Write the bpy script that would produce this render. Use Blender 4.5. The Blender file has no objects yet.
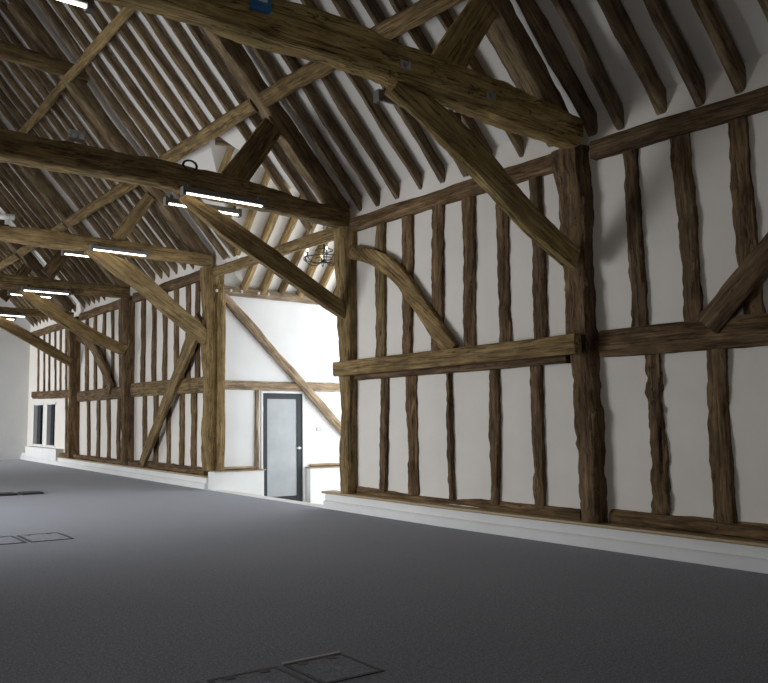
import bpy, bmesh, math, random
from mathutils import Vector, Matrix, noise
R = random.Random(7)
C = bpy.context.scene.collection

# ------------------------------------------------------------------ materials
def mat(name):
    m = bpy.data.materials.new(name); m.use_nodes = True
    nt = m.node_tree; b = nt.nodes['Principled BSDF']
    return m, nt, b
def ramp(nt, fac, stops):
    r = nt.nodes.new('ShaderNodeValToRGB'); e = r.color_ramp.elements
    while len(e) < len(stops): e.new(.5)
    for el, (p, c) in zip(e, stops): el.position = p; el.color = (*c, 1)
    nt.links.new(fac, r.inputs[0]); return r.outputs[0]
def mapping(nt, scale, coord='Object', loc=None):
    t = nt.nodes.new('ShaderNodeTexCoord'); mp = nt.nodes.new('ShaderNodeMapping')
    nt.links.new(t.outputs[coord], mp.inputs[0]); mp.inputs['Scale'].default_value = scale
    if loc is not None: nt.links.new(loc, mp.inputs['Location'])
    return mp.outputs[0]
def noisetex(nt, vec, scale, detail=5, rough=.6, dist=0):
    n = nt.nodes.new('ShaderNodeTexNoise'); nt.links.new(vec, n.inputs['Vector'])
    n.inputs['Scale'].default_value = scale; n.inputs['Detail'].default_value = detail
    n.inputs['Roughness'].default_value = rough; n.inputs['Distortion'].default_value = dist
    return n.outputs['Fac']
def mix(nt, fac, a, b, mode='MIX'):
    m = nt.nodes.new('ShaderNodeMix'); m.data_type = 'RGBA'; m.blend_type = mode
    for s, v in ((m.inputs[0], fac), (m.inputs[6], a), (m.inputs[7], b)):
        if hasattr(v, 'links'): nt.links.new(v, s)
        elif isinstance(v, tuple): s.default_value = (*v, 1)
        else: s.default_value = v
    return m.outputs[2]
def bump(nt, b, h, strength, dist):
    bp = nt.nodes.new('ShaderNodeBump'); bp.inputs['Strength'].default_value = strength
    bp.inputs['Distance'].default_value = dist; nt.links.new(h, bp.inputs['Height'])
    nt.links.new(bp.outputs[0], b.inputs['Normal'])

def oak(name, dark, mid, light, crack=.5, bs=.6):
    m, nt, b = mat(name)
    oi = nt.nodes.new('ShaderNodeObjectInfo')
    mu = nt.nodes.new('ShaderNodeMath'); mu.operation = 'MULTIPLY'; mu.inputs[1].default_value = 37.0
    nt.links.new(oi.outputs['Random'], mu.inputs[0])
    cx = nt.nodes.new('ShaderNodeCombineXYZ')
    for i in range(3): nt.links.new(mu.outputs[0], cx.inputs[i])
    v1 = mapping(nt, (1.1, 9, 9), 'Object', cx.outputs[0])
    v2 = mapping(nt, (1.6, 34, 34), 'Object', cx.outputs[0])
    v3 = mapping(nt, (2.2, 3.5, 3.5), 'Object', cx.outputs[0])
    g = noisetex(nt, v1, 1.3, 6, .62, .9)
    col = ramp(nt, g, [(.28, dark), (.5, mid), (.72, light)])
    f = noisetex(nt, v2, 1.0, 3, .6, .4)
    fc = ramp(nt, f, [(.36, (.35, .33, .3)), (.52, (1, 1, 1))])
    col = mix(nt, .75, col, fc, 'MULTIPLY')
    s = noisetex(nt, v3, 1.0, 4, .6, .5)
    sc = ramp(nt, s, [(.35, (.62, .58, .54)), (.6, (1.12, 1.1, 1.06))])
    col = mix(nt, .8, col, sc, 'MULTIPLY')
    # drying shakes running with the grain
    v4 = mapping(nt, (.55, 11, 11), 'Object', cx.outputs[0])
    c = noisetex(nt, v4, 1.0, 2, .5, 1.2)
    cc = ramp(nt, c, [(.478, (1, 1, 1)), (.497, (.12, .1, .08)), (.503, (.12, .1, .08)), (.522, (1, 1, 1))])
    col = mix(nt, crack, col, cc, 'MULTIPLY')
    hv = ramp(nt, oi.outputs['Random'], [(0, (.8, .8, .82)), (1, (1.15, 1.12, 1.05))])
    col = mix(nt, 1.0, col, hv, 'MULTIPLY')
    nt.links.new(col, b.inputs['Base Color']); b.inputs['Roughness'].default_value = .82
    b.inputs['Specular IOR Level'].default_value = .25
    ad = nt.nodes.new('ShaderNodeMath'); ad.operation = 'ADD'
    nt.links.new(g, ad.inputs[0]); nt.links.new(f, ad.inputs[1])
    bump(nt, b, ad.outputs[0], bs, .02)
    return m
OLD = oak('aged_oak', (.075, .046, .023), (.175, .113, .06), (.31, .21, .118), .65, .9)
HEWN = oak('hewn_oak', (.14, .095, .042), (.27, .19, .088), (.4, .29, .14), .75, .7)
TIEM = oak('tie_beam_oak', (.25, .17, .065), (.44, .32, .135), (.6, .46, .22), .9, .8)
GOLD = oak('cleaned_oak', (.2, .14, .065), (.33, .235, .11), (.43, .32, .16), .25, .4)
RAFT = oak('rafter_oak', (.12, .085, .05), (.235, .172, .103), (.36, .275, .17), .45, .6)
PALE = oak('pale_oak', (.2, .15, .1), (.36, .27, .18), (.5, .4, .29), .35, .5)
def plaster(name, c, s=.25):
    m, nt, b = mat(name)
    v = mapping(nt, (1, 1, 1))
    n = noisetex(nt, v, 1.3, 4, .55); k = tuple(x * .94 for x in c)
    nt.links.new(ramp(nt, n, [(.35, k), (.65, c)]), b.inputs['Base Color'])
    b.inputs['Roughness'].default_value = .9; b.inputs['Specular IOR Level'].default_value = .15
    bump(nt, b, noisetex(nt, v, 9, 5, .6), s, .008)
    return m
PLAST = plaster('white_plaster', (.82, .77, .70))
GABLE = plaster('gable_plaster', (.72, .72, .71))
CEIL = plaster('ceiling_plaster', (.78, .745, .69), .15)
PAINT = plaster('white_paint', (.82, .81, .79), .05)
def simple(name, c, rough=.5, metal=0, emit=None, es=0):
    m, nt, b = mat(name)
    n = noisetex(nt, mapping(nt, (1, 1, 1)), 14, 3)
    nt.links.new(ramp(nt, n, [(.3, tuple(x * .9 for x in c)), (.7, c)]), b.inputs['Base Color'])
    b.inputs['Roughness'].default_value = rough; b.inputs['Metallic'].default_value = metal
    if emit: b.inputs['Emission Color'].default_value = (*emit, 1); b.inputs['Emission Strength'].default_value = es
    return m
GREYM = simple('charcoal_frame', (.008, .012, .015), .6)
STEEL = simple('brushed_steel', (.6, .6, .6), .3, 1)
GALV = simple('grey_housing', (.16, .16, .15), .55)
CASE = simple('light_grey_plastic', (.55, .54, .5), .5)
BLACK = simple('black_iron', (.012, .011, .01), .5, .4)
BLUE = simple('blue_plastic', (.03, .16, .38), .4)
WHITEP = simple('white_plastic', (.75, .75, .74), .4)
SLATE = simple('dark_lid', (.018, .018, .02), .5)
DIMGL = simple('dark_window_glass', (.012, .022, .026), .08)
TUBE = simple('lit_tube', (1, 1, .95), .4, 0, (1, .93, .8), 8)
BULB = simple('lit_bulb', (1, .9, .75), .4, 0, (1, .8, .5), 3)
SKYG = simple('daylight_pane', (.8, .85, .9), .4, 0, (.85, .93, 1), 1.0)
# frosted door glass
LEDGE = simple('ledge_oak', (.4, .29, .15), .5)
FROST, nt, b = mat('frosted_glass')
v = mapping(nt, (1, 1, 1)); nt.links.new(ramp(nt, noisetex(nt, v, 2, 2), [(.3, (.36, .38, .39)), (.7, (.44, .46, .46))]), b.inputs['Base Color'])
b.inputs['Roughness'].default_value = .35
# carpet
CARPET, nt, b = mat('carpet_tiles')
v = mapping(nt, (1, 1, 1), 'Object')
f = noisetex(nt, v, 75, 3, .8); g = noisetex(nt, v, 32, 4, .85); l = noisetex(nt, v, .6, 3, .5)
col = ramp(nt, f, [(.36, (.024, .026, .04)), (.5, (.074, .079, .115)), (.64, (.21, .222, .31))])
col = mix(nt, .8, col, ramp(nt, g, [(.38, (.5, .5, .5)), (.62, (1.5, 1.5, 1.5))]), 'MULTIPLY')
col = mix(nt, .8, col, ramp(nt, l, [(.35, (.9, .9, .92)), (.65, (1.08, 1.06, 1.04))]), 'MULTIPLY')
nt.links.new(col, b.inputs['Base Color']); b.inputs['Roughness'].default_value = .75
b.inputs['Sheen Weight'].default_value = .25; b.inputs['Sheen Roughness'].default_value = .5
b.inputs['Specular IOR Level'].default_value = .35
bump(nt, b, f, .7, .006)

# ------------------------------------------------------------------ helpers
def tag(o, label=None, cat=None, group=None, kind=None):
    if label: o['label'] = label
    if cat: o['category'] = cat
    if group: o['group'] = group
    if kind: o['kind'] = kind
    return o
def link(name, bm, m, parent=None, smooth=False):
    me = bpy.data.meshes.new(name); bm.normal_update(); bm.to_mesh(me); bm.free()
    me.materials.append(m)
    if smooth:
        for p in me.polygons: p.use_smooth = True
    o = bpy.data.objects.new(name, me); C.objects.link(o)
    if parent: o.parent = parent
    return o
def empty(name, loc, rz=0):
    o = bpy.data.objects.new(name, None); C.objects.link(o); o.location = loc; o.rotation_euler.z = rz
    o.empty_display_size = .1; return o
def box(bm, x0, x1, y0, y1, z0, z1, bev=0):
    r = bmesh.ops.create_cube(bm, size=1, matrix=Matrix.Translation(((x0+x1)/2, (y0+y1)/2, (z0+z1)/2)) @ Matrix.Diagonal((x1-x0, y1-y0, z1-z0, 1)))
    if bev:
        es = list({e for v in r['verts'] for e in v.link_edges})
        bmesh.ops.bevel(bm, geom=es, offset=bev, segments=2, affect='EDGES', profile=.5)
def cyl(bm, p0, p1, r0, r1=None, n=12):
    p0 = Vector(p0); p1 = Vector(p1); d = p1 - p0
    q = d.to_track_quat('Z', 'Y').to_matrix().to_4x4()
    bmesh.ops.create_cone(bm, cap_ends=True, segments=n, radius1=r0, radius2=r0 if r1 is None else r1, depth=d.length,
                          matrix=Matrix.Translation((p0+p1)/2) @ q)
def torus(bm, c, rad, r, axis='Z', n=28, k=8, sx=1, sy=1):
    q = {'Z': Matrix.Identity(3), 'X': Matrix.Rotation(math.pi/2, 3, 'Y'), 'Y': Matrix.Rotation(math.pi/2, 3, 'X')}[axis]
    vs = []
    for i in range(n):
        a = 2*math.pi*i/n; row = []
        for j in range(k):
            t = 2*math.pi*j/k
            p = Vector(((rad + r*math.cos(t))*math.cos(a)*sx, (rad + r*math.cos(t))*math.sin(a)*sy, r*math.sin(t)))
            row.append(bm.verts.new(Vector(c) + q @ p))
        vs.append(row)
    for i in range(n):
        for j in range(k):
            bm.faces.new((vs[i][j], vs[(i+1) % n][j], vs[(i+1) % n][(j+1) % k], vs[i][(j+1) % k]))
def quadface(bm, pts): return bm.faces.new([bm.verts.new(p) for p in pts])
def one(fn, *a, **k):
    bm = bmesh.new(); fn(bm, *a, **k); return bm

def timber_mesh(L, w, h, seed, wob=.012, seg=.12, curve=None, ws=None, hs=None, wane=.02, bits=1.0):
    """hewn log along local X from 0 to L; w along Y, h along Z; curve(t)->(dy,dz)"""
    bm = bmesh.new(); n = max(6, int(L/seg)); rings = []
    base = []
    c = .12
    for (a, b_) in [(-1, -1), (1, -1), (1, 1), (-1, 1)]:
        base.append((a, b_))
    prof = []
    for i in range(4):
        p = base[i]; q = base[(i+1) % 4]
        for t in (c, .35, .65, 1-c):
            prof.append((p[0]+(q[0]-p[0])*t, p[1]+(q[1]-p[1])*t, min(t, 1-t) < .2, i if t < .5 else (i+1) % 4))
    def lerp(tab, t):
        if tab is None: return 1
        for (t0, v0), (t1, v1) in zip(tab, tab[1:]):
            if t <= t1: return v0 + (v1-v0)*(0 if t1 == t0 else max(0, (t-t0)/(t1-t0)))
        return tab[-1][1]
    sd = seed*17.31
    for i in range(n+1):
        t = i/n; x = L*t; dy, dz = curve(t) if curve else (0, 0)
        W = w/2*lerp(ws, t); H = h/2*lerp(hs, t); row = []
        for k, (a, b_, corner, ci) in enumerate(prof):
            s = 1 + 0
            dn = noise.noise(Vector((x*1.3, k//4*3.1 + sd, 0)))*wob*.9 \
               + noise.noise(Vector((x*5.5, k*.55, sd)))*wob*.7*bits \
               + noise.noise(Vector((x*13, k*.7, sd+9)))*wob*.38*bits
            if corner:
                wn = max(0, noise.noise(Vector((x*.9, ci*7.7, sd+5)))+.15)*wane*1.6
                dn -= wn
            nx, ny = a, b_; l = math.hypot(nx, ny)
            row.append(bm.verts.new((x, dy + a*W + nx/l*dn, dz + b_*H + ny/l*dn)))
        rings.append(row)
    m = len(prof)
    for i in range(n):
        for k in range(m):
            bm.faces.new((rings[i][k], rings[i][(k+1) % m], rings[i+1][(k+1) % m], rings[i+1][k]))
    bm.faces.new(list(reversed(rings[0]))); bm.faces.new(rings[-1])
    bmesh.ops.recalc_face_normals(bm, faces=bm.faces)
    return bm
def frame_mat(p0, p1, up):
    p0 = Vector(p0); p1 = Vector(p1); x = (p1-p0).normalized(); z = Vector(up); z = (z - x*z.dot(x)).normalized()
    y = z.cross(x)
    return Matrix(((x[0], y[0], z[0], p0[0]), (x[1], y[1], z[1], p0[1]), (x[2], y[2], z[2], p0[2]), (0, 0, 0, 1)))
SEED = [0]
def timber(name, label, cat, p0, p1, w, h, m=OLD, up=(0, 0, 1), group=None, **k):
    SEED[0] += 1
    L = (Vector(p1)-Vector(p0)).length
    bm = timber_mesh(L, w, h, SEED[0], **k)
    o = link(name, bm, m, None, True)
    try:
        o.data.set_sharp_from_angle(angle=math.radians(48))
    except Exception: pass
    o.matrix_world = frame_mat(p0, p1, up)
    if label: tag(o, label, cat, group)
    return o

def off(Y): return .05*max(0, 8.2-Y) + .02*max(0, Y-15.5)
XP = 8.44           # plaster face of the timber framed wall
ORD = ['first', 'second', 'third', 'fourth', 'fifth', 'sixth', 'seventh', 'eighth', 'ninth', 'tenth', 'eleventh']

# ------------------------------------------------------------------ shell
YN, YF = -1.6, 30.6; XL = -1.14; XR = 3.65; ZR = 10.65; ZE = 5.31
PY0, PY1 = 10.46, 15.12; PXE = 13.8; PZ = 4.5; PZR = PZ + 1.1*(PY1-PY0)/2; PYM = (PY0+PY1)/2
sl = (ZR-ZE)/(XP-XR)
vx = XR + (ZR-PZR)/sl                          # X where the porch ridge meets the main slope
xe = XP + (ZE-PZ)/sl                            # where the main slope comes down to porch eaves level
bm = bmesh.new()
ys = [YN + i*(8.2-YN)/5 for i in range(5)] + [8.2, 10.96]
def floor_x(y): return XP + off(y)
strip = []
for y in [YN, 1, 3, 5, 7, 8.2, 10.5, 10.96, 15.2, 15.5, 20, 25, YF]:
    xr = 8.24 if 10.9 < y < 15.25 else floor_x(y)
    strip.append((bm.verts.new((XL, y, 0)), bm.verts.new((xr, y, 0))))
for a, b_ in zip(strip, strip[1:]): bm.faces.new((a[0], b_[0], b_[1], a[1]))
r = bmesh.ops.extrude_face_region(bm, geom=list(bm.faces))
bmesh.ops.translate(bm, verts=[e for e in r['geom'] if isinstance(e, bmesh.types.BMVert)], vec=(0, 0, -.1))
bmesh.ops.recalc_face_normals(bm, faces=bm.faces)
tag(link('floor', bm, CARPET), kind='structure')
tag(link('floor_porch', one(box, 8.5, PXE, PY0, PY1, -.6, -.5), simple('stone_floor', (.4, .39, .37), .7)), kind='structure')

def wall_strip(name, y0, y1, z0, z1, xf, th, m, n=12, extra=0):
    bm = bmesh.new(); rows = []
    for i in range(n+1):
        y = y0 + (y1-y0)*i/n; x = xf + off(y)
        rows.append([bm.verts.new(p) for p in ((x, y, z0), (x, y, z1), (x+th, y, z1), (x+th, y, z0))])
    for a, b_ in zip(rows, rows[1:]):
        for k in range(4): bm.faces.new((a[k], b_[k], b_[(k+1) % 4], a[(k+1) % 4]))
    bm.faces.new(rows[0][::-1]); bm.faces.new(rows[-1])
    bmesh.ops.recalc_face_normals(bm, faces=bm.faces)
    return link(name, bm, m)
tag(wall_strip('wall_right', YN, PY0, 0, 5.6, XP, .3, PLAST), kind='structure')
# far part of the wall with two narrow window holes, built from piers
WA, WB, WC, WD = 26.95, 28.0, 28.45, 29.75
WIN = [(WA, WB), (WC, WD)]; WZ0, WZ1 = .56, 2.12
bm = bmesh.new()
def wbox(y0, y1, z0, z1):
    for a, b_ in ((y0, (y0+y1)/2), ((y0+y1)/2, y1)):
        xa, xb = XP+off(a), XP+off(b_)
        vs = [bm.verts.new(p) for p in ((xa, a, z0), (xa, a, z1), (xa+.3, a, z1), (xa+.3, a, z0), (xb, b_, z0), (xb, b_, z1), (xb+.3, b_, z1), (xb+.3, b_, z0))]
        for f in ((0, 1, 2, 3), (4, 7, 6, 5), (0, 4, 5, 1), (1, 5, 6, 2), (2, 6, 7, 3), (3, 7, 4, 0)): bm.faces.new([vs[i] for i in f])
wbox(15.14, WA, 0, 5.6); wbox(WA, YF, WZ1, 5.6); wbox(WA, YF, 0, WZ0); wbox(WB, WC, WZ0, WZ1); wbox(WD, YF, WZ0, WZ1)
bmesh.ops.recalc_face_normals(bm, faces=bm.faces)
tag(link('wall_right_far', bm, PLAST), kind='structure')
# far gable and near gable
def gable(name, y0, y1):
    bm = bmesh.new()
    prof = [(XL-.3, -.1), (9.2, -.1), (9.2, 5.0), (XR, 10.9), (XL-.3, 6.2)]
    a = [bm.verts.new((x, y0, z)) for x, z in prof]; b_ = [bm.verts.new((x, y1, z)) for x, z in prof]
    bm.faces.new(a); bm.faces.new(b_[::-1])
    for i in range(5): bm.faces.new((a[i], a[(i+1) % 5], b_[(i+1) % 5], b_[i]))
    bmesh.ops.recalc_face_normals(bm, faces=bm.faces)
    tag(link(name, bm, GABLE), kind='structure')
gable('wall_far', YF, YF+.3); gable('wall_near', YN-.3, YN)
# left wall with glazed midstrey doors and glazed far bay
LO = [(1.5, 4.5, .9, 2.2), (10.9, 14.9, 0, 3.3), (17.2, 18.6, .9, 2.2), (26.2, 30.2, 0, 2.6)]
bm = bmesh.new(); y = YN
for a, b_, z0, z1 in LO:
    box(bm, XL-.3, XL, y, a, -.1, 5.4)
    if z0 > 0: box(bm, XL-.3, XL, a, b_, -.1, z0)
    box(bm, XL-.3, XL, a, b_, z1, 5.4); y = b_
box(bm, XL-.3, XL, y, YF, -.1, 5.4)
tag(link('wall_left', bm, PLAST), kind='structure')
for n, (a, b_, z0, z1) in enumerate(LO):
    bm = bmesh.new(); f = .06
    box(bm, XL-.2, XL-.12, a, b_, z0, z0+f); box(bm, XL-.2, XL-.12, a, b_, z1-f, z1)
    k = max(2, round((b_-a)/1.0))
    for i in range(k+1):
        yy = a + (b_-a-f)*i/k; box(bm, XL-.2, XL-.12, yy, yy+f, z0+f, z1-f)
    tag(link('window_%d' % (n+3), bm, GREYM), kind='structure')

# main ceiling (both slopes) with the opening into the porch roof, plus porch ceiling
bm = bmesh.new()
def RP(x, y): return (x, y, ZR-(x-XR)*sl)
def eave(y): return (XP+off(y)+.1, y, ZE-.1*sl)
def V(p): return bm.verts.new(p)
near = [YN, 2, 5, 8.2, PY0]
for a, b_ in zip(near, near[1:]): quadface(bm, [(XR, a, ZR), (XR, b_, ZR), eave(b_), eave(a)])
far = [PY1, 18, 22, 26, YF]
for a, b_ in zip(far, far[1:]): quadface(bm, [(XR, a, ZR), (XR, b_, ZR), eave(b_), eave(a)])
quadface(bm, [(XR, PY0, ZR), (XR, PYM, ZR), RP(vx, PYM), RP(xe, PY0)])
quadface(bm, [(XR, PYM, ZR), (XR, PY1, ZR), RP(xe, PY1), RP(vx, PYM)])
quadface(bm, [(XR, YN, ZR), (XR, YF, ZR), (XL, YF, ZE), (XL, YN, ZE)])
# porch slopes
quadface(bm, [(xe, PY1, PZ), (PXE, PY1, PZ), (PXE, PYM, PZR), (vx, PYM, PZR)])
quadface(bm, [(xe, PY0, PZ), (vx, PYM, PZR), (PXE, PYM, PZR), (PXE, PY0, PZ)])
bmesh.ops.remove_doubles(bm, verts=bm.verts, dist=.002)
bmesh.ops.recalc_face_normals(bm, faces=bm.faces)
o = link('ceiling', bm, CEIL); sm = o.modifiers.new('thickness', 'SOLIDIFY'); sm.thickness = .12; sm.offset = 1
tag(o, kind='structure')

# porch walls
DX0, DX1, DZ = 9.60, 10.80, 2.16
bm = bmesh.new()
box(bm, 8.62, DX0, PY1, PY1+.2, -.5, PZ); box(bm, DX1, PXE, PY1, PY1+.2, -.5, PZ); box(bm, DX0, DX1, PY1, PY1+.2, DZ, PZ); box(bm, 8.62, xe, PY1, PY1+.2, PZ, ZE)
tag(link('wall_porch_far', bm, PAINT), kind='structure')
bm = bmesh.new(); box(bm, 8.74, PXE, PY0-.2, PY0, -.5, PZ); box(bm, 8.6, xe, PY0-.2, PY0, PZ, ZE)
tag(link('wall_porch_near', bm, PAINT), kind='structure')
# porch end wall: glazed cart doors
bm = bmesh.new()
box(bm, PXE, PXE+.2, PY0, PYM-1.9, -.5, PZ); box(bm, PXE, PXE+.2, PYM+1.9, PY1, -.5, PZ)
a = [(PY0-.2, PZ), (PY1+.2, PZ), (PYM, PZR+.25)]
va = [bm.verts.new((PXE, y, z)) for y, z in a]; vb = [bm.verts.new((PXE+.2, y, z)) for y, z in a]
bm.faces.new(va); bm.faces.new(vb[::-1])
for i in range(3): bm.faces.new((va[i], va[(i+1) % 3], vb[(i+1) % 3], vb[i]))
tag(link('wall_porch_end', bm, PAINT), kind='structure')
bm = bmesh.new()
for i in range(5):
    yy = PYM-1.9 + i*.95; box(bm, PXE+.05, PXE+.12, yy-.03, yy+.03, -.5, PZ)
box(bm, PXE+.05, PXE+.12, PYM-1.9, PYM+1.9, 2.2, 2.3)
tag(link('window_7', bm, GREYM), kind='structure')

# dwarf walls, skirting, ledges
def skirt(name, y0, y1):
    bm = bmesh.new(); rows = []
    prof = [(8.20, 0), (8.20, .105), (8.215, .125), (8.245, .135), (8.245, .25), (8.46, .25), (8.46, 0)]
    n = 14
    for i in range(n+1):
        y = y0 + (y1-y0)*i/n
        rows.append([bm.verts.new((x+off(y), y, z)) for x, z in prof])
    for a, b_ in zip(rows, rows[1:]):
        for k in range(7): bm.faces.new((a[k], b_[k], b_[(k+1) % 7], a[(k+1) % 7]))
    bm.faces.new(rows[0][::-1]); bm.faces.new(rows[-1]); bmesh.ops.recalc_face_normals(bm, faces=bm.faces)
    return tag(link(name, bm, PAINT), kind='structure')
skirt('baseboard_right', YN, 10.93); skirt('baseboard_right_far', 15.2, YF)
def ledge(name, y0, y1, label):
    bm = bmesh.new(); rows = []; n = 14
    for i in range(n+1):
        y = y0 + (y1-y0)*i/n
        rows.append([bm.verts.new((x+off(y), y, z)) for x, z in ((8.205, .25), (8.2, .262), (8.205, .285), (8.46, .29), (8.46, .25))])
    for a, b_ in zip(rows, rows[1:]):
        for k in range(5): bm.faces.new((a[k], b_[k], b_[(k+1) % 5], a[(k+1) % 5]))
    bm.faces.new(rows[0][::-1]); bm.faces.new(rows[-1]); bmesh.ops.recalc_face_normals(bm, faces=bm.faces)
    tag(link(name, bm, LEDGE), label, 'ledge')
ledge('timber_ledge', YN, 10.98, 'long thin oak ledge capping the white plinth under the nearest framed wall')
ledge('timber_ledge', 15.22, 25.95, 'thin oak ledge on the low white plinth left of the porch opening')
# threshold at the porch opening
bm = bmesh.new(); box(bm, 8.22, 8.5, 10.9, 15.22, -.5, .006)
tag(link('trim_1', bm, PAINT), kind='structure')
# porch dwarf plinths each side of the door
bm = bmesh.new(); box(bm, 8.3, DX0-.02, PY1-.16, PY1, -.5, .38); box(bm, 8.3, 8.62, PY1, PY1+.1, -.5, .38)
tag(link('trim_2', bm, PAINT), kind='structure')
tag(link('trim_3', one(box, DX1+.06, PXE, PY1-.16, PY1, -.5, .38), PAINT), kind='structure')
tag(link('porch_ledge', one(box, 8.3, DX0+.02, PY1-.19, PY1, .38, .405, .006), PALE), 'thin pale oak ledge on the white plinth left of the glazed door', 'ledge')
tag(link('porch_ledge', one(box, DX1+.02, PXE, PY1-.19, PY1, .38, .405, .006), PALE), 'thin pale oak ledge on the white plinth right of the glazed door', 'ledge')

# door
d = tag(empty('door_1', ((DX0+DX1)/2, PY1, -.5)), kind='structure')
def dpart(name, bm, m, par=d):
    bm.transform(Matrix.Translation(-Vector(d.location))); return link(name, bm, m, par)
bm = bmesh.new(); box(bm, DX0, DX0+.045, PY1-.02, PY1+.15, -.5, DZ); box(bm, DX1-.045, DX1, PY1-.02, PY1+.15, -.5, DZ); box(bm, DX0+.045, DX1-.045, PY1-.02, PY1+.15, DZ-.045, DZ)
dpart('door_lining', bm, PAINT)
a, b_ = DX0+.045, DX1-.045; t = DZ-.045
bm = bmesh.new(); y0, y1 = PY1+.005, PY1+.055
box(bm, a, a+.13, y0, y1, -.5, t, .004); box(bm, b_-.15, b_, y0, y1, -.5, t, .004); box(bm, a+.13, b_-.15, y0, y1, t-.13, t); box(bm, a+.13, b_-.15, y0, y1, -.5, -.24)
leaf = dpart('door_leaf', bm, GREYM)
dpart('glass_pane', one(box, a+.13, b_-.15, PY1+.025, PY1+.035, -.24, t-.13), FROST)
bm = bmesh.new(); cyl(bm, (b_-.09, PY1+.005, .85), (b_-.09, PY1-.055, .85), .012); cyl(bm, (b_-.08, PY1-.055, .85), (b_-.23, PY1-.055, .85), .012)
cyl(bm, (b_-.09, PY1+.004, .85), (b_-.09, PY1-.006, .85), .032, n=20)
h = dpart('door_handle', bm, STEEL); h['label'] = 'brushed steel lever handle'
for z in (1.75, .4):
    hh = dpart('hinge', one(cyl, (a-.003, PY1-.008, z-.06), (a-.003, PY1-.008, z+.06), .012), STEEL)
sw = tag(empty('light_switch', (11.25, PY1, 1.28)), 'white double light switch plate on the white wall right of the glazed door', 'switch')
link('switch_plate', one(box, -.09, .09, -.014, 0, -.05, .05, .004), CASE, sw)
for s in (-.04, .04): link('rocker', one(box, s-.02, s+.02, -.02, -.012, -.025, .025, .002), WHITEP, sw)

# far narrow windows
for n, (y0, y1) in enumerate(WIN):
    x = XP + off((y0+y1)/2)
    w = tag(empty('window_%d' % (n+1), (x, (y0+y1)/2, WZ0)), kind='structure')
    hw = (y1-y0)/2; hz = WZ1-WZ0
    bm = bmesh.new(); 
    for q in ((-hw, -hw+.07), (hw-.07, hw)): box(bm, -.02, .2, q[0], q[1], 0, hz)
    box(bm, -.02, .2, -hw, hw, 0, .05); box(bm, -.02, .2, -hw, hw, hz-.07, hz)
    link('window_frame', bm, PAINT, w)
    link('glass_pane', one(box, .12, .14, -hw+.07, hw-.07, .05, hz-.07), DIMGL, w)
    bm = bmesh.new(); 
    box(bm, .07, .115, -.02, .02, .05, hz-.07); link('glazing_bar', bm, GREYM, w)
bm = bmesh.new(); xw = XP+off(28)
box(bm, xw-.30, xw+.02, 26.0, 29.6, .138, .50, .01); box(bm, xw-.32, xw+.02, 25.97, 29.63, .50, .53, .005)
tag(link('trim_4', bm, PAINT), kind='structure')

# ------------------------------------------------------------------ timber frame: posts
TR = [5.93, 10.43, 15.27, 19.93, 24.5]
PN = ['nearest', 'second nearest', 'third nearest', 'fourth', 'farthest']
plab = ['thick rugged oak post, the nearest, rising through the framed wall on the right',
        'tall oak post at the right side of the porch opening',
        'tall oak post at the left side of the porch opening, by the white porch wall',
        'oak post between the porch opening and the far windows, second from the far end',
        'farthest oak post, just right of the two narrow far windows']
for i, Y in enumerate(TR):
    x = XP + off(Y) - .02; wz = [.34, .33, .33, .36, .3][i]
    zt = [4.9, 4.8, 4.9, 4.78, 4.8][i]; zb = .40 if i == 2 else .29
    timber('oak_post', plab[i], 'post', (x, Y, zb), (x, Y+[.12, .03, .05, .2, .2][i]-.02, zt), wz, [.34, .33, .42, .54, .6][i], HEWN if i in (1, 2) else OLD, up=(1, 0, 0),
           wob=[.032, .02, .02, .02, .02][i], wane=.05, seg=.07, ws=[(0, .86), (.5, .95), (.8, 1.1), (1, 1.25)], hs=[(0, 1), (.75, 1), (1, 1.25)],
           bits=1.5 if i == 0 else 1)

# wall plates
def plate(y0, y1, label, z=4.81, m=OLD, h=.24):
    timber('wall_plate', label, 'beam', (8.38+off(y0), y0, z), (8.38+off(y1), y1, z), .16, h, m, wob=.012, wane=.03)
plate(YN+.02, 5.74, 'long oak wall plate along the top of the nearest wall, right of the nearest post')
plate(6.14, 10.25, 'oak wall plate between the two posts right of the porch opening')
plate(10.61, 15.08, 'oak wall plate spanning high across the porch opening', 4.78, HEWN, .22)
plate(15.45, 19.72, 'oak wall plate left of the porch opening, between its post and the next')
plate(20.1, 24.27, 'oak wall plate above the wall with the small curved brace', 4.8)
plate(24.65, YF-.02, 'farthest oak wall plate, above the two narrow windows', 4.74)
# rails
timber('wall_rail', 'dark oak middle rail right of the nearest post, running out of view', 'beam', (8.40+off(-1.5), -1.5, 2.44), (8.40+off(5.75), 5.75, 2.41), .14, .33, OLD, wob=.014, wane=.03)
timber('wall_rail', 'squared oak rail fixed across the face of the wall from nearest post to porch opening', 'beam', (8.22, 5.86, 2.41), (8.12, 10.44, 2.345), .14, .24, HEWN, wob=.006, wane=.01)
timber('wall_rail', 'dark oak packing rail tucked behind the squared rail beside the porch opening', 'beam', (8.42, 6.14, 2.32), (8.38, 10.22, 2.28), .13, .24, OLD, wob=.008)
timber('wall_rail', 'oak middle rail crossed by a long straight brace, left of the porch opening', 'beam', (8.37, 15.45, 2.29), (8.42, 19.7, 2.3), .16, .36, HEWN, wob=.012, wane=.03)
timber('wall_rail', 'oak middle rail below the small curved brace in the far wall', 'beam', (8.42, 20.1, 2.26), (8.54, 24.27, 2.24), .16, .33, OLD, wob=.014, wane=.03)
timber('wall_rail', 'oak rail end sitting just above the two narrow far windows', 'beam', (8.54, 24.65, 2.34), (8.6, 29.5, 2.42), .16, .27, OLD, wob=.014, wane=.04)
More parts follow.
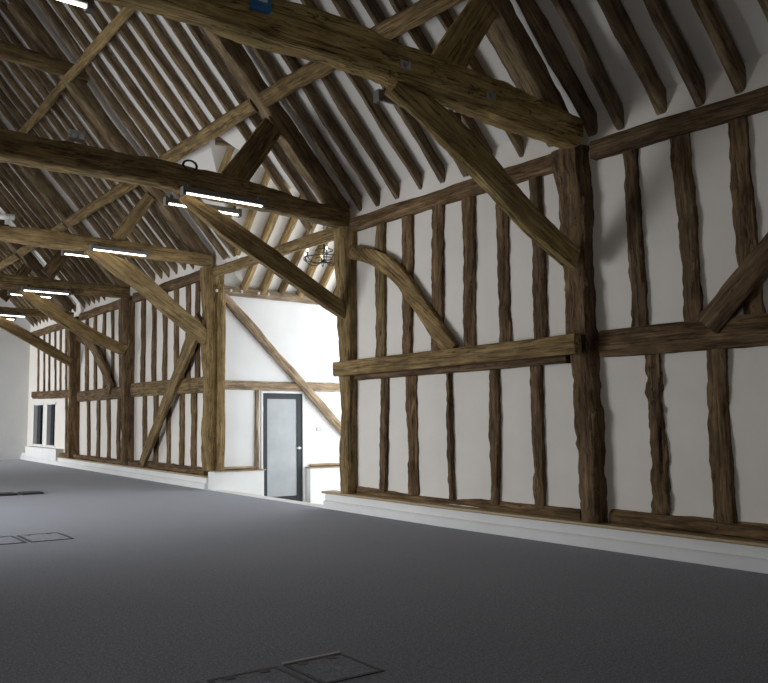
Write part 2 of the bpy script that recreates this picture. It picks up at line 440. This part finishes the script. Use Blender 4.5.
# sill beams
timber('sill_beam', 'rough dark oak sill beam on the ledge, right of the nearest post', 'beam', (8.455+off(-1.5), -1.5, .372), (8.455+off(5.74), 5.74, .368), .15, .175, OLD, wob=.02, wane=.05, seg=.08)
timber('sill_beam', 'rough dark oak sill beam on the ledge between nearest post and porch opening', 'beam', (8.45+off(6.12), 6.12, .342), (8.45, 10.25, .332), .14, .15, OLD, wob=.012, wane=.03, seg=.08)
timber('sill_beam', 'rough lumpy oak sill beam along the foot of the wall left of the porch', 'beam', (8.38, 15.42, .37), (8.44, 19.72, .36), .2, .16, OLD, wob=.03, wane=.06, seg=.08)
timber('sill_beam', 'rough oak sill beam under the studs by the small curved brace', 'beam', (8.42, 20.1, .35), (8.54, 25.8, .35), .2, .13, OLD, wob=.02, wane=.05, seg=.08)

# studs  (Y top, z top, w top, Y bottom, z bottom, w bottom) as measured; front at XP-.045
STUDS = {
 ('upper stud', 'right of the nearest post', 'counting right from it'): [(5.29, 4.72, .17, 5.28, 2.56, .19), (4.71, 4.72, .2, 4.66, 2.56, .19), (4.11, 4.72, .19, 4.06, 2.56, .2)],
 ('lower stud', 'right of the nearest post', 'counting right from it'): [(5.14, 2.27, .16, 5.13, .43, .16), (4.45, 2.27, .2, 4.46, .43, .21)],
 ('upper stud', 'between nearest post and porch opening', 'counting right from the opening'): [(9.59, 4.72, .24, 9.65, 2.38, .22), (8.95, 4.72, .23, 9.04, 2.38, .22), (8.29, 4.72, .21, 8.39, 2.38, .23), (7.71, 4.72, .21, 7.79, 2.38, .21), (7.13, 4.72, .18, 7.17, 2.38, .19), (6.60, 4.72, .18, 6.60, 2.38, .2)],
 ('lower stud', 'between nearest post and porch opening', 'counting right from the opening'): [(9.56, 2.2, .19, 9.63, .37, .16), (8.94, 2.2, .22, 8.94, .37, .19), (8.16, 2.2, .075, 8.16, .37, .095), (7.35, 2.22, .165, 7.41, .37, .155), (6.69, 2.22, .18, 6.70, .37, .14)],
 ('upper stud', 'in the wall left of the porch opening', 'counting left'): [(16.03, 4.75, .2, 15.99, 2.4, .2), (16.53, 4.75, .2, 16.51, 2.4, .24), (17.18, 4.75, .21, 17.11, 2.4, .2), (17.83, 4.75, .22, 17.82, 2.4, .21), (18.55, 4.75, .22, 18.48, 2.4, .22), (19.24, 4.75, .23, 19.22, 2.4, .23)],
 ('lower stud', 'in the wall left of the porch opening', 'counting left'): [(16.16, 2.2, .24, 16.15, .42, .21), (16.79, 2.2, .2, 16.79, .42, .2), (17.59, 2.2, .17, 17.54, .42, .17), (18.33, 2.2, .22, 18.30, .42, .22), (19.07, 2.2, .21, 18.99, .42, .23)],
 ('upper stud', 'in the far wall with the small curved brace', 'counting left'): [(20.92, 4.72, .16, 20.81, 2.34, .15), (21.56, 4.72, .18, 21.44, 2.34, .17), (22.23, 4.72, .19, 22.10, 2.34, .19), (23.03, 4.72, .21, 22.88, 2.34, .2), (23.82, 4.72, .22, 23.67, 2.34, .25)],
 ('lower stud', 'in the far wall below the small curved brace', 'counting left'): [(20.90, 2.12, .2, 20.86, .4, .2), (21.74, 2.12, .22, 21.65, .4, .22), (22.59, 2.12, .23, 22.54, .4, .23), (23.53, 2.12, .23, 23.39, .4, .25)],
 ('upper stud', 'thin, above the two narrow far windows', 'counting left'): [(25.93, 4.65, .11, 25.75, 2.42, .11), (26.55, 4.65, .1, 26.42, 2.42, .1), (27.20, 4.65, .1, 27.00, 2.42, .1), (27.89, 4.65, .1, 27.73, 2.42, .1), (28.56, 4.65, .1, 28.36, 2.42, .1), (29.33, 4.65, .1, 29.15, 2.42, .1)],
 ('lower stud', 'right of the two narrow far windows', 'counting left'): [(25.2, 2.25, .13, 25.15, .4, .13), (25.72, 2.25, .12, 25.6, .4, .12)],
}
special = {('lower stud', 'between nearest post and porch opening', 2): 'very thin crooked lower stud, much narrower than its neighbours, below the squared rail',
           ('lower stud', 'right of the nearest post', 0): 'knobbly lower stud with a waney left edge, right of the nearest post'}
for (kind, where, count), L in STUDS.items():
    for n, (ya, za, wa, yb, zb, wb) in enumerate(L):
        near_ = yb < 10
        lab = special.get((kind, where, n)) or 'dark oak %s %s, %s %s' % (kind, where, ORD[n], count)
        m = HEWN if (where.startswith('between') and n == 0 and kind[0] == 'u') else OLD
        xa, xb = XP-.01+off(ya), XP-.01+off(yb)
        L_ = za-zb; w = max(wa, wb)
        ph = R.uniform(0, 6); am = .009 if near_ else .02
        timber('wall_stud', lab, 'stud', (xb, yb, zb), (xa, ya, za), w, .10, m, up=(1, 0, 0), group='wall studs',
               wob=.034 if 'knobbly' in lab else .016 if near_ else .012, wane=.03, seg=.035 if near_ else .12, bits=1.6, ws=[(0, wb/w), (1, wa/w)],
               curve=lambda t, ph=ph, am=am: (am*math.sin(math.pi*t)*math.sin(ph+2.2*t), 0))

# wall braces
def bent(pts, name, label, w, h, m=OLD, up=(0, 1, 0), **k):
    """timber following a bent centre line; pts world points, all near the line first-last"""
    P = [Vector(p) for p in pts]; M = frame_mat(P[0], P[-1], up); Mi = M.inverted()
    Lc = [Mi @ p for p in P]; L = Lc[-1].x
    def cv(t):
        x = L*t
        for i in range(len(Lc)-1):
            if x <= Lc[i+1].x + 1e-6:
                a, b_ = Lc[i], Lc[i+1]
                p0 = Lc[i-1] if i > 0 else a-(b_-a); p3 = Lc[i+2] if i+2 < len(Lc) else b_+(b_-a)
                u = (x-a.x)/(b_.x-a.x)
                def cr(k_): return .5*((2*a[k_])+(-p0[k_]+b_[k_])*u+(2*p0[k_]-5*a[k_]+4*b_[k_]-p3[k_])*u*u+(-p0[k_]+3*a[k_]-3*b_[k_]+p3[k_])*u**3)
                return cr(1), cr(2)
        return Lc[-1].y, Lc[-1].z
    return timber(name, label, 'brace', P[0], P[-1], w, h, m, up=up, curve=cv, **k)
bent([(8.36, 10.27, 4.36), (8.35, 9.64, 4.13), (8.35, 9.16, 3.82), (8.35, 8.85, 3.49), (8.35, 8.47, 3.02), (8.35, 8.0, 2.46)], 'curved_brace',
     'curved oak brace sweeping from the opening post down to the squared rail', .11, .27, HEWN, up=(0, 1, 1), wob=.014, wane=.03, seg=.06)
bent([(8.42+.12, 4.48, 2.5), (8.57, 3.7, 3.36), (8.6, 2.9, 4.2), (8.64, 2.4, 4.72)], 'wall_brace', 'dark oak brace rising to the right from the middle rail at the right edge', .12, .27, OLD, up=(0, 1, 1), wob=.014, wane=.03, seg=.08)
bent([(8.28, 18.66, .42), (8.27, 17.5, 1.68), (8.26, 15.55, 3.78)], 'wall_brace', 'long straight oak brace crossing the rail, left of the porch opening', .12, .36, HEWN, up=(0, 1, 1), wob=.014, wane=.02, ws=[(0, 1), (1, 1)], hs=[(0, .8), (.6, 1.05), (1, 1.2)])
bent([(8.44, 24.2, 4.2), (8.42, 22.81, 3.71), (8.4, 21.81, 3.01), (8.38, 21.1, 2.36)], 'curved_brace', 'small curved oak brace in the far wall, between the two farthest posts', .12, .34, OLD, up=(0, 1, 1), wob=.014)

# ------------------------------------------------------------------ trusses
tn = ['nearest', 'second', 'third', 'fourth', 'farthest']
TIE = [(5.04, 5.24, .43), (4.94, 5.15, .37), (5.06, 5.09, .3), (4.96, 4.97, .35), (4.86, 4.84, .24)]    # z at the ends, z in the middle, depth
TX0 = XR-(8.34-XR)
for i, Y in enumerate(TR):
    ze, zm, h = TIE[i]
    lab = ['massive nearest oak tie beam crossing the top of the view, with metal bolts', 'second oak tie beam from the front, carrying a pair of lit tubes by the porch',
           'third oak tie beam, thinner and pale, carrying a pair of lit tubes', 'fourth oak tie beam, dark, with lit tubes beneath it', 'farthest oak tie beam before the white gable wall'][i]
    timber('tie_beam', lab, 'beam', (TX0, Y, ze), (8.34, Y, ze), [.38, .3, .28, .28, .28][i], h, [TIEM, HEWN, GOLD, HEWN, HEWN][i],
           wob=.022, wane=.05, seg=.07, curve=lambda t, c=zm-ze: (0, c*math.sin(math.pi*t)), hs=[(0, .85), (.15, .95), (.5, 1.04), (.85, .98), (1, .8)])
    blab = ['large oak brace from the nearest post up to the nearest tie beam', 'long straight golden oak brace crossing in front of the porch opening',
            'curved golden oak brace left of the porch opening under the third tie beam', 'pale golden curved oak brace under the fourth tie beam',
            'farthest golden oak brace, reaching the left edge of the view'][i]
    pts = [[(8.26, 3.46), (7.35, 3.93), (6.55, 4.43), (5.85, 4.80), (5.35, 4.94)],
           [(8.32, 3.32), (7.35, 3.80), (6.55, 4.19), (5.82, 4.55), (5.2, 4.86)],
           [(8.24, 3.30), (7.35, 3.92), (6.55, 4.48), (5.95, 4.78), (5.45, 4.98)],
           [(8.26, 3.36), (7.4, 3.70), (6.75, 4.02), (5.9, 4.50), (5.4, 4.80)],
           [(8.3, 3.34), (7.1, 3.98), (6.2, 4.44), (5.7, 4.62), (5.3, 4.74)]][i]
    pts = [(x, Y-.02, z) for x, z in pts]
    bent(pts, 'knee_brace', blab, .16, [.34, .31, .38, .34, .32][i], [TIEM, GOLD, GOLD, GOLD, GOLD][i], up=(0, 0, 1), wob=.012, wane=.02, seg=.07,
         hs=[(0, .85), (.35, 1), (.75, 1.05), (1, .45)])
    if i == 0:
        pl = [(2*XR-x, y, z+.08) for x, y, z in pts]
        bent(pl, 'knee_brace', 'golden oak brace end at the top left corner, under the nearest tie beam', .16, .28, GOLD, up=(0, 0, 1), wob=.012, wane=.02, hs=[(0, .95), (.75, 1), (1, .45)])
    timber('principal_rafter', 'heavy dark principal rafter rising left from the %s tie beam' % tn[i], 'rafter', (8.3, Y+.06, 5.05), (3.85, Y+.06, 9.85), .26, .34,
                RAFT, wob=.018, wane=.03, group='principal rafters')
    wst = [.42, .42, .26, .36, .36][i]
    timber('raking_strut', 'broad oak strut between the %s tie beam and its principal rafter' % tn[i], 'strut', (6.08, Y, 5.24), (6.85, Y, 6.3), .1, wst,
           [TIEM, HEWN, GOLD, OLD, OLD][i], up=(-1, 0, .6), wob=.01, hs=[(0, 1.05), (1, .9)], group='raking struts')
# collar on the third truss
timber('collar_beam', 'dark oak collar high across the roof at upper left', 'beam', (1.9, 15.27, 8.88), (5.4, 15.27, 8.66), .16, .32, HEWN, wob=.015)
# purlins
pys = [YN+.02]+TR+[YF-.02]
for i, (a, b_) in enumerate(zip(pys, pys[1:])):
    if i == 0: continue
    lab = 'lower oak purlin between the %s and %s tie beams' % (tn[i-1], tn[i]) if i < 5 else 'lower oak purlin from the farthest tie beam to the gable wall'
    timber('purlin', lab, 'purlin', (6.62 + (.12 if i == 1 else 0), a+.13, 6.70 - (.13 if i == 1 else 0)), (6.62, b_-.13, 6.72+R.uniform(-.05, .02)), .25, .22, HEWN, up=(1, 0, 1), wob=.016, wane=.03)
for i, (a, b_) in enumerate([(10.43, 15.2), (15.35, 19.9)]):
    lab = ['upper yellowish oak purlin reaching the high collar from the front', 'upper yellowish oak purlin behind the high collar'][i]
    timber('purlin', lab, 'purlin', (4.98, a, 8.56), (4.98, b_, 8.5), .18, .2, GOLD, up=(1, 0, 1), wob=.02, wane=.03,
           curve=lambda t, s=[.0, -.09][i]: (s*math.sin(math.pi*t), s*math.sin(math.pi*t)))
timber('ridge_beam', 'oak ridge beam at the top left corner of the view', 'beam', (XR, 10.4, ZR-.3), (XR, YF-.1, ZR-.3), .14, .3, RAFT, wob=.01)

# common rafters (right slope), shared meshes
lenR = math.hypot(8.6-3.75, 5.05*1.0)
rv = []
base_len = (Vector((8.54, 0, 4.99))-Vector((3.72, 0, 10.28))).length
for k in range(12):
    ph = R.uniform(0, 6)
    bm = timber_mesh(base_len, R.uniform(.12, .15) if k < 3 else R.uniform(.095, .115) if k < 5 else R.uniform(.09, .105), .21 if k < 3 else .17 if k < 5 else .15, 300+k, wob=.014, wane=.025, seg=.11, curve=lambda t, ph=ph: (.02*math.sin(3*t+ph), .01*math.sin(5*t+ph)))
    me = bpy.data.meshes.new('rafter'); bm.normal_update(); bm.to_mesh(me); bm.free(); me.materials.append(RAFT)
    for p in me.polygons: p.use_smooth = True
    try: me.set_sharp_from_angle(angle=math.radians(48))
    except Exception: pass
    rv.append(me)
RY = [3.52, 4.03, 4.47, 4.94, 5.43, 5.79, 6.33, 6.84, 7.33, 7.76, 8.2, 8.68, 9.2, 9.68, 10.14]
y = 10.78
while y < 30.4:
    if all(abs(y-t) > .2 for t in TR): RY.append(y)
    y += .46
cnt = {}
for y in RY:
    j = sum(y > t for t in TR)
    where = ['in front of the nearest tie beam', 'between the nearest and second tie beams', 'over the porch opening bay', 'between the third and fourth tie beams',
             'between the fourth and farthest tie beams', 'beyond the farthest tie beam'][j]
    cnt[j] = cnt.get(j, 0)+1
    if 11.9 < y < 14.2:          # cut off at the purlin where the porch roof opens
        SEED[0] += 1
        timber('common_rafter', 'short oak rafter stopping on the purlin above the porch opening, %s from the front' % ORD[cnt[j]-4], 'rafter',
               (6.95, y, 6.83), (3.72, y, 10.39), .10, .15, RAFT, up=(1, 0, 1), wob=.014, wane=.025, group='common rafters of the right roof slope')
        continue
    o = bpy.data.objects.new('common_rafter', rv[R.randrange(3) if j < 1 else 3+R.randrange(2) if j < 2 else 5+R.randrange(7)]); C.objects.link(o)
    dz = R.uniform(-.015, .015) + (0, .02, .035)[min(j, 2)]; e = off(y)
    o.matrix_world = frame_mat((8.54+e, y+R.uniform(-.015, .015), 5.045+dz), (3.72, y+R.uniform(-.03, .03), 10.36+dz), (1, 0, 1))
    tag(o, 'oak common rafter %s, %s from the front' % (where, ORD[cnt[j]-1] if cnt[j] <= 11 else 'one after the eleventh'), 'rafter', 'common rafters of the right roof slope')
    if cnt[j] > 11: o['label'] = 'oak common rafter %s, number %s from the front' % (where, ['twelve', 'thirteen', 'fourteen', 'fifteen'][cnt[j]-12])
# left slope near the ridge corner
for k in range(6):
    y = 15.0+k*.5
    o = bpy.data.objects.new('common_rafter', rv[k]); C.objects.link(o)
    o.matrix_world = frame_mat((-1.2, y, 5.06), (3.58, y, 10.33), (-1, 0, 1))
    tag(o, 'oak rafter of the opposite roof slope, beyond the ridge at the top left corner', 'rafter', 'rafters of the left roof slope')

# ------------------------------------------------------------------ porch timber
timber('wall_plate', 'pale bolted oak wall plate on the white porch wall, under the porch rafters', 'beam', (8.5, PY1-.06, 4.38), (PXE, PY1-.06, 4.36), .14, .2, PALE, wob=.01, wane=.02)
for k, x in enumerate((8.35, 8.72, 9.0, 9.45, 9.72, 11.0)):
    bm = bmesh.new(); cyl(bm, (0, 0, 0), (0, -.03, 0), .02, n=10); cyl(bm, (0, 0, 0), (0, -.012, 0), .034, n=14)
    o = link('bolt', bm, STEEL); o.location = (x, PY1-.13 if k else PY1-.145, 4.38 if k else 4.34)
    tag(o, 'round steel bolt head in the porch wall plate, %s from the left' % ORD[k] if k else 'round steel bolt head on the short block beside the opening post', 'bolt', 'bolts of the porch wall plate')
timber('jamb_post', 'short narrow oak post against the left opening post, under the porch plate', 'post', (8.52, PY1-.06, .41), (8.52, PY1-.06, 4.5), .16, .16, HEWN, up=(1, 0, 0), wob=.012, wane=.02)
timber('wall_brace', 'long straight weathered oak brace crossing the white porch wall beside the door', 'brace', (8.56, PY1-.06, 4.27), (12.35, PY1-.06, .85), .12, .2, PALE, up=(0, 0, 1), wob=.012, wane=.02)
timber('wall_rail', 'weathered oak rail across the white porch wall above the glazed door', 'beam', (8.6, PY1-.02, 2.27), (13.2, PY1-.02, 2.29), .08, .2, PALE, wob=.018, wane=.03)
timber('wall_stud', 'thin pale oak stud just left of the glazed porch door', 'stud', (9.48, PY1-.01, .41), (9.48, PY1-.01, 2.2), .1, .06, PALE, up=(0, -1, 0), wob=.01, wane=.02)
timber('sill_beam', 'short pale oak sill piece on the ledge left of the porch door', 'beam', (8.6, PY1-.03, .44), (9.42, PY1-.03, .44), .08, .06, PALE, wob=.01)
timber('sill_beam', 'short pale oak sill piece on the ledge right of the porch door', 'beam', (10.95, PY1-.03, .44), (12.4, PY1-.03, .44), .08, .06, PALE, wob=.01)
for k in range(3):
    x = 7.5 + k*.52; t = (xe-x)/(xe-vx)
    timber('porch_rafter', 'short oak rafter in the valley of the porch roof, %s from the left' % ORD[k], 'rafter', (x, PY1-.04-(PY1-PYM)*t, PZ-.09+(PZR-PZ)*t), (x, PYM+.05, PZR-.16), .12, .2, GOLD, wob=.012, wane=.02, group='porch rafters')
for k in range(9):
    x = 9.08 + k*.52
    timber('porch_rafter', 'golden oak porch rafter above the white porch wall, %s from the left' % ORD[k], 'rafter', (x, PY1-.02, PZ-.09), (x, PYM+.05, PZR-.16), .13, .2, GOLD, wob=.012, wane=.02, group='porch rafters')
timber('porch_ridge', 'dark oak ridge beam at the top of the porch roof', 'beam', (7.1, PYM, PZR-.22), (PXE, PYM, PZR-.2), .08, .16, RAFT, wob=.01)

# ------------------------------------------------------------------ chandelier in the porch
ch = tag(empty('chandelier', (9.6, 12.7, 4.8)), 'round black wrought iron chandelier hanging in the porch roof', 'chandelier')
for z, r_ in ((0, .42), (.17, .18), (0, .18)): link('ring', one(torus, (0, 0, z), r_, .01, n=40), BLACK, ch, True)
bm = bmesh.new(); cyl(bm, (0, 0, -.1), (0, 0, .4), .014); bmesh.ops.create_uvsphere(bm, u_segments=12, v_segments=8, radius=.045, matrix=Matrix.Translation((0, 0, -.05)))
link('stem', bm, BLACK, ch, True)
for k in range(6):
    a = k*math.pi/3; p = Vector((math.cos(a), math.sin(a), 0)); pr = None; bm = bmesh.new()
    for t in range(9):
        u = t/8; q = p*(.02+.4*u)+Vector((0, 0, -.05-.1*math.sin(math.pi*u)+.04*u))
        if pr is not None: cyl(bm, pr, q, .009, n=6)
        pr = q
    link('scroll_arm', bm, BLACK, ch)
for k in range(3):
    a = k*2*math.pi/3; p = Vector((math.cos(a), math.sin(a), 0))*.18; link('hanger_rod', one(cyl, p+Vector((0, 0, .17)), (0, 0, .4), .006, n=6), BLACK, ch)
bm = bmesh.new(); z = .4; k = 0
while z < PZR-.35-4.8:
    torus(bm, (0, 0, z+.03), .022, .005, 'X' if k % 2 else 'Y', 10, 5); z += .05; k += 1
link('chain', bm, BLACK, ch)
for k in range(6):
    a = k*math.pi/3; p = Vector((math.cos(a)*.42, math.sin(a)*.42, 0))
    bm = bmesh.new(); cyl(bm, p, p+Vector((0, 0, .02)), .035); cyl(bm, p+Vector((0, 0, .02)), p+Vector((0, 0, .1)), .012)
    hldr = link('candle_holder', bm, BLACK, ch)
    bm = bmesh.new(); bmesh.ops.create_uvsphere(bm, u_segments=10, v_segments=8, radius=.02, matrix=Matrix.Translation(p+Vector((0, 0, .13))) @ Matrix.Diagonal((1, 1, 1.8, 1)))
    link('bulb', bm, BULB, hldr, True)

# ------------------------------------------------------------------ tube lights on the tie beams
def tube_light(x0, x1, y, z, label, lit=True):
    L = x1-x0
    t = tag(empty('tube_light', ((x0+x1)/2, y, z)), label, 'light', 'tube lights on the tie beams')
    bm = bmesh.new(); box(bm, -L/2+.05, L/2-.05, -.045, .045, 0, .075, .012)
    link('housing', bm, GALV, t)
    for s in (-1, 1):
        bm = bmesh.new(); a, b_ = sorted((s*(L/2-.06), s*L/2)); box(bm, a, b_, -.05, .05, -.045, .085, .01)
        link('end_cap', bm, GALV, t)
        bm = bmesh.new(); box(bm, s*(L/2-.12)-.02, s*(L/2-.12)+.02, -.02, .02, .07, .13)
        link('bracket', bm, GALV, t)
    link('tube', one(cyl, (-L/2+.06, 0, -.012), (L/2-.06, 0, -.012), .014, n=12), TUBE if lit else CASE, t)
    return t
lw = ['nearest', 'second', 'third', 'fourth', 'farthest']
# the front of each beam / the back of each beam
for i in (1, 2, 3, 4):
    Y = TR[i]; zz = [0, 4.88, 4.97, 4.78, 4.71][i]
    xa, xb = [(0, 0), (5.08, 6.54), (5.44, 6.72), (5.36, 6.63), (5.45, 6.8)][i]
    sb = [0, .05, .42, .2, .1][i]
    tube_light(xa, xb, Y-.24, zz-.02, 'lit tube light on the front side of the %s tie beam' % lw[i])
    tube_light(xa-sb, xb-.1-sb, Y+.25, zz-.07, 'lit tube light on the back side of the %s tie beam' % lw[i])
tube_light(5.4, 6.65, TR[0]+.27, 4.95, 'unlit grey tube light behind the nearest tie beam, by its brace', False)
tube_light(.8, 2.22, TR[0]+.27, 5.03, 'lit tube light at the top left corner under the nearest tie beam')
wl = tag(empty('wall_lamp', (7.35, YF, 4.45)), 'small round lit wall lamp high on the far gable at the left edge', 'light')
link('back_plate', one(cyl, (0, 0, 0), (0, -.03, 0), .13, n=24), WHITEP, wl)
link('diffuser', one(cyl, (0, -.03, 0), (0, -.09, 0), .11, .09, 24), BULB, wl)

# emergency lights standing on the ties
def emerg(x, y, z, label):
    t = tag(empty('emergency_light', (x, y, z)), label, 'light')
    link('body', one(box, -.11, .11, -.05, .05, .05, .13, .012), CASE, t)
    link('base_plate', one(box, -.13, .13, -.06, .06, 0, .018, .004), CASE, t)
    for s in (-.05, .05): link('lamp_head', one(cyl, (s, -.05, .04), (s, -.085, .03), .035, .03, 14), WHITEP, t)
emerg(3.5, 10.3, 5.37, 'small pale grey twin emergency light on top of the second tie beam')
t = tag(empty('spot_lamp', (3.82, 15.2, 5.33)), 'pale cylindrical spot lamp on the third tie beam at the left edge', 'light')
link('lamp_body', one(cyl, (-.15, 0, .07), (.14, 0, .09), .055, .06, 18), CASE, t, True)
bm = bmesh.new()
for q in (-.04, .02, .07): torus(bm, (q, 0, .08), .06, .008, 'X', 18, 6)
link('cooling_ring', bm, CASE, t)
link('stand', one(box, -.03, .03, -.03, .03, -.06, .04), CASE, t)
# shackle ring on the second tie
o = link('iron_ring', one(torus, (0, 0, .06), .1, .018, 'Y', 24, 8, 1.15, .8), BLACK, None, True); o.location = (5.27, 10.3, 5.26)
tag(o, 'black iron shackle ring standing on the second tie beam', 'ring')
# blue sensor and bolts on the nearest tie
t = tag(empty('sensor_box', (3.62, TR[0]-.19, 5.2)), 'small blue box with white front, fixed to the nearest tie beam at the top', 'sensor')
link('housing', one(box, -.1, .1, -.06, 0, -.02, .16, .01), BLUE, t)
link('cover', one(box, -.045, .05, -.08, -.058, .05, .13, .008), WHITEP, t)['label'] = 'white front cover'
for k, (x, z) in enumerate(((5.4, 5.13), (6.68, 5.10))):
    t = tag(empty('coach_bolt', (x, TR[0]-.195, z)), ['square steel plate bolt on the nearest tie beam, the left one', 'square steel plate bolt on the nearest tie beam, nearer its post'][k], 'bolt')
    link('washer', one(box, -.07, .07, -.008, .01, -.045, .045, .003), STEEL, t)
    link('nut', one(cyl, (0, -.006, 0), (0, -.03, 0), .03, n=6), STEEL, t)
    link('threaded_end', one(cyl, (0, -.03, 0), (0, -.06, 0), .013, n=10), STEEL, t)

# ------------------------------------------------------------------ floor boxes
def floor_box(x0, x1, y0, y1, label, lid=CARPET, up=.0):
    t = tag(empty('floor_box', ((x0+x1)/2, (y0+y1)/2, 0)), label, 'floor box', 'floor boxes in the carpet')
    w, h = (x1-x0)/2, (y1-y0)/2
    bm = bmesh.new(); f = .022 if lid is CARPET else .016
    box(bm, -w, w, -h, -h+f, 0, .006+up); box(bm, -w, w, h-f, h, 0, .006+up); box(bm, -w, -w+f, -h+f, h-f, 0, .006+up); box(bm, w-f, w, -h+f, h-f, 0, .006+up)
    link('frame', bm, SLATE, t)
    link('lid', one(box, -w+f+.006, w-f-.006, -h+f+.006, h-f-.006, 0, .005+up), lid, t)
    for s in (-.5, .5): link('cable_flap', one(box, s*w-.03, s*w+.03, h-f-.05, h-f-.008, .004+up, .009+up), SLATE, t)
    return t
floor_box(1.72, 2.2, 3.72, 4.14, 'carpeted floor box lid at the bottom edge, leftmost of three')
floor_box(2.26, 2.74, 3.72, 4.14, 'carpeted floor box lid at the bottom edge, middle of three')
tt = floor_box(2.79, 3.24, 3.72, 4.14, 'carpeted floor box with a raised pale edge strip, rightmost of three at the bottom')
link('edge_strip', one(box, -.225, .225, .212, .232, 0, .012, .003), CASE, tt)['label'] = 'pale raised edge strip'
floor_box(2.3, 2.84, 9.85, 10.5, 'carpeted floor box lid in mid floor at the left edge')
floor_box(2.9, 3.44, 9.85, 10.5, 'carpeted floor box lid in mid floor, right of the pair')
floor_box(3.9, 4.42, 16.05, 16.4, 'dark open-lidded floor box far back at the left edge', SLATE, .035)
floor_box(4.52, 4.95, 16.05, 16.4, 'dark open-lidded floor box far back, right of the pair', SLATE, .035)

# ------------------------------------------------------------------ light
def area(name, loc, rot, sx, sy, power, col, spread=180):
    l = bpy.data.lights.new(name, 'AREA'); l.shape = 'RECTANGLE'; l.size = sx; l.size_y = sy; l.energy = power; l.color = col
    l.spread = math.radians(spread)
    o = bpy.data.objects.new(name, l); C.objects.link(o); o.location = loc; o.rotation_euler = rot; return o
h = math.pi/2
DAY = (.93, .965, 1)
area('daylight_midstrey', (XL-.35, 12.9, 1.65), (0, -h, 0), 3.2, 3.9, 430, DAY, 150)
area('daylight_far_bay', (XL-.35, 28.2, 1.3), (0, -h, 0), 2.5, 3.9, 520, DAY, 140)
area('daylight_side', (XL-.35, 17.9, 1.55), (0, -h, 0), 1.2, 1.3, 30, DAY)
area('daylight_near', (XL-.35, 3.0, 1.55), (0, -h, 0), 1.2, 2.9, 34, (1, .97, .93))
area('daylight_porch', (PXE+.3, PYM, 2.1), (0, h, 0), 4.8, 3.7, 440, (.88, .94, 1))
w = bpy.data.worlds.new('sky'); bpy.context.scene.world = w; w.use_nodes = True
bg = w.node_tree.nodes['Background']; bg.inputs[0].default_value = (.75, .86, 1, 1); bg.inputs[1].default_value = .8

# ------------------------------------------------------------------ camera
cd = bpy.data.cameras.new('camera'); cam = bpy.data.objects.new('camera', cd); C.objects.link(cam)
cd.sensor_width = 36; cd.sensor_fit = 'HORIZONTAL'; cd.lens = 36.7697; cd.shift_x = .15885; cd.clip_start = .05; cd.clip_end = 200
Rm = Matrix(((.843501187, -.0534853338, -.534457731), (-.537127310, -.0839930156, -.839308898), (0, .995029895, -.0995766418)))
M = Rm.to_4x4(); M.translation = (0, 0, 1.5); cam.matrix_world = M
sc = bpy.context.scene; sc.camera = cam
sc.view_settings.view_transform = 'Standard'; sc.view_settings.look = 'None'; sc.view_settings.exposure = 0; sc.view_settings.gamma = 1
sc.view_settings.use_curve_mapping = False
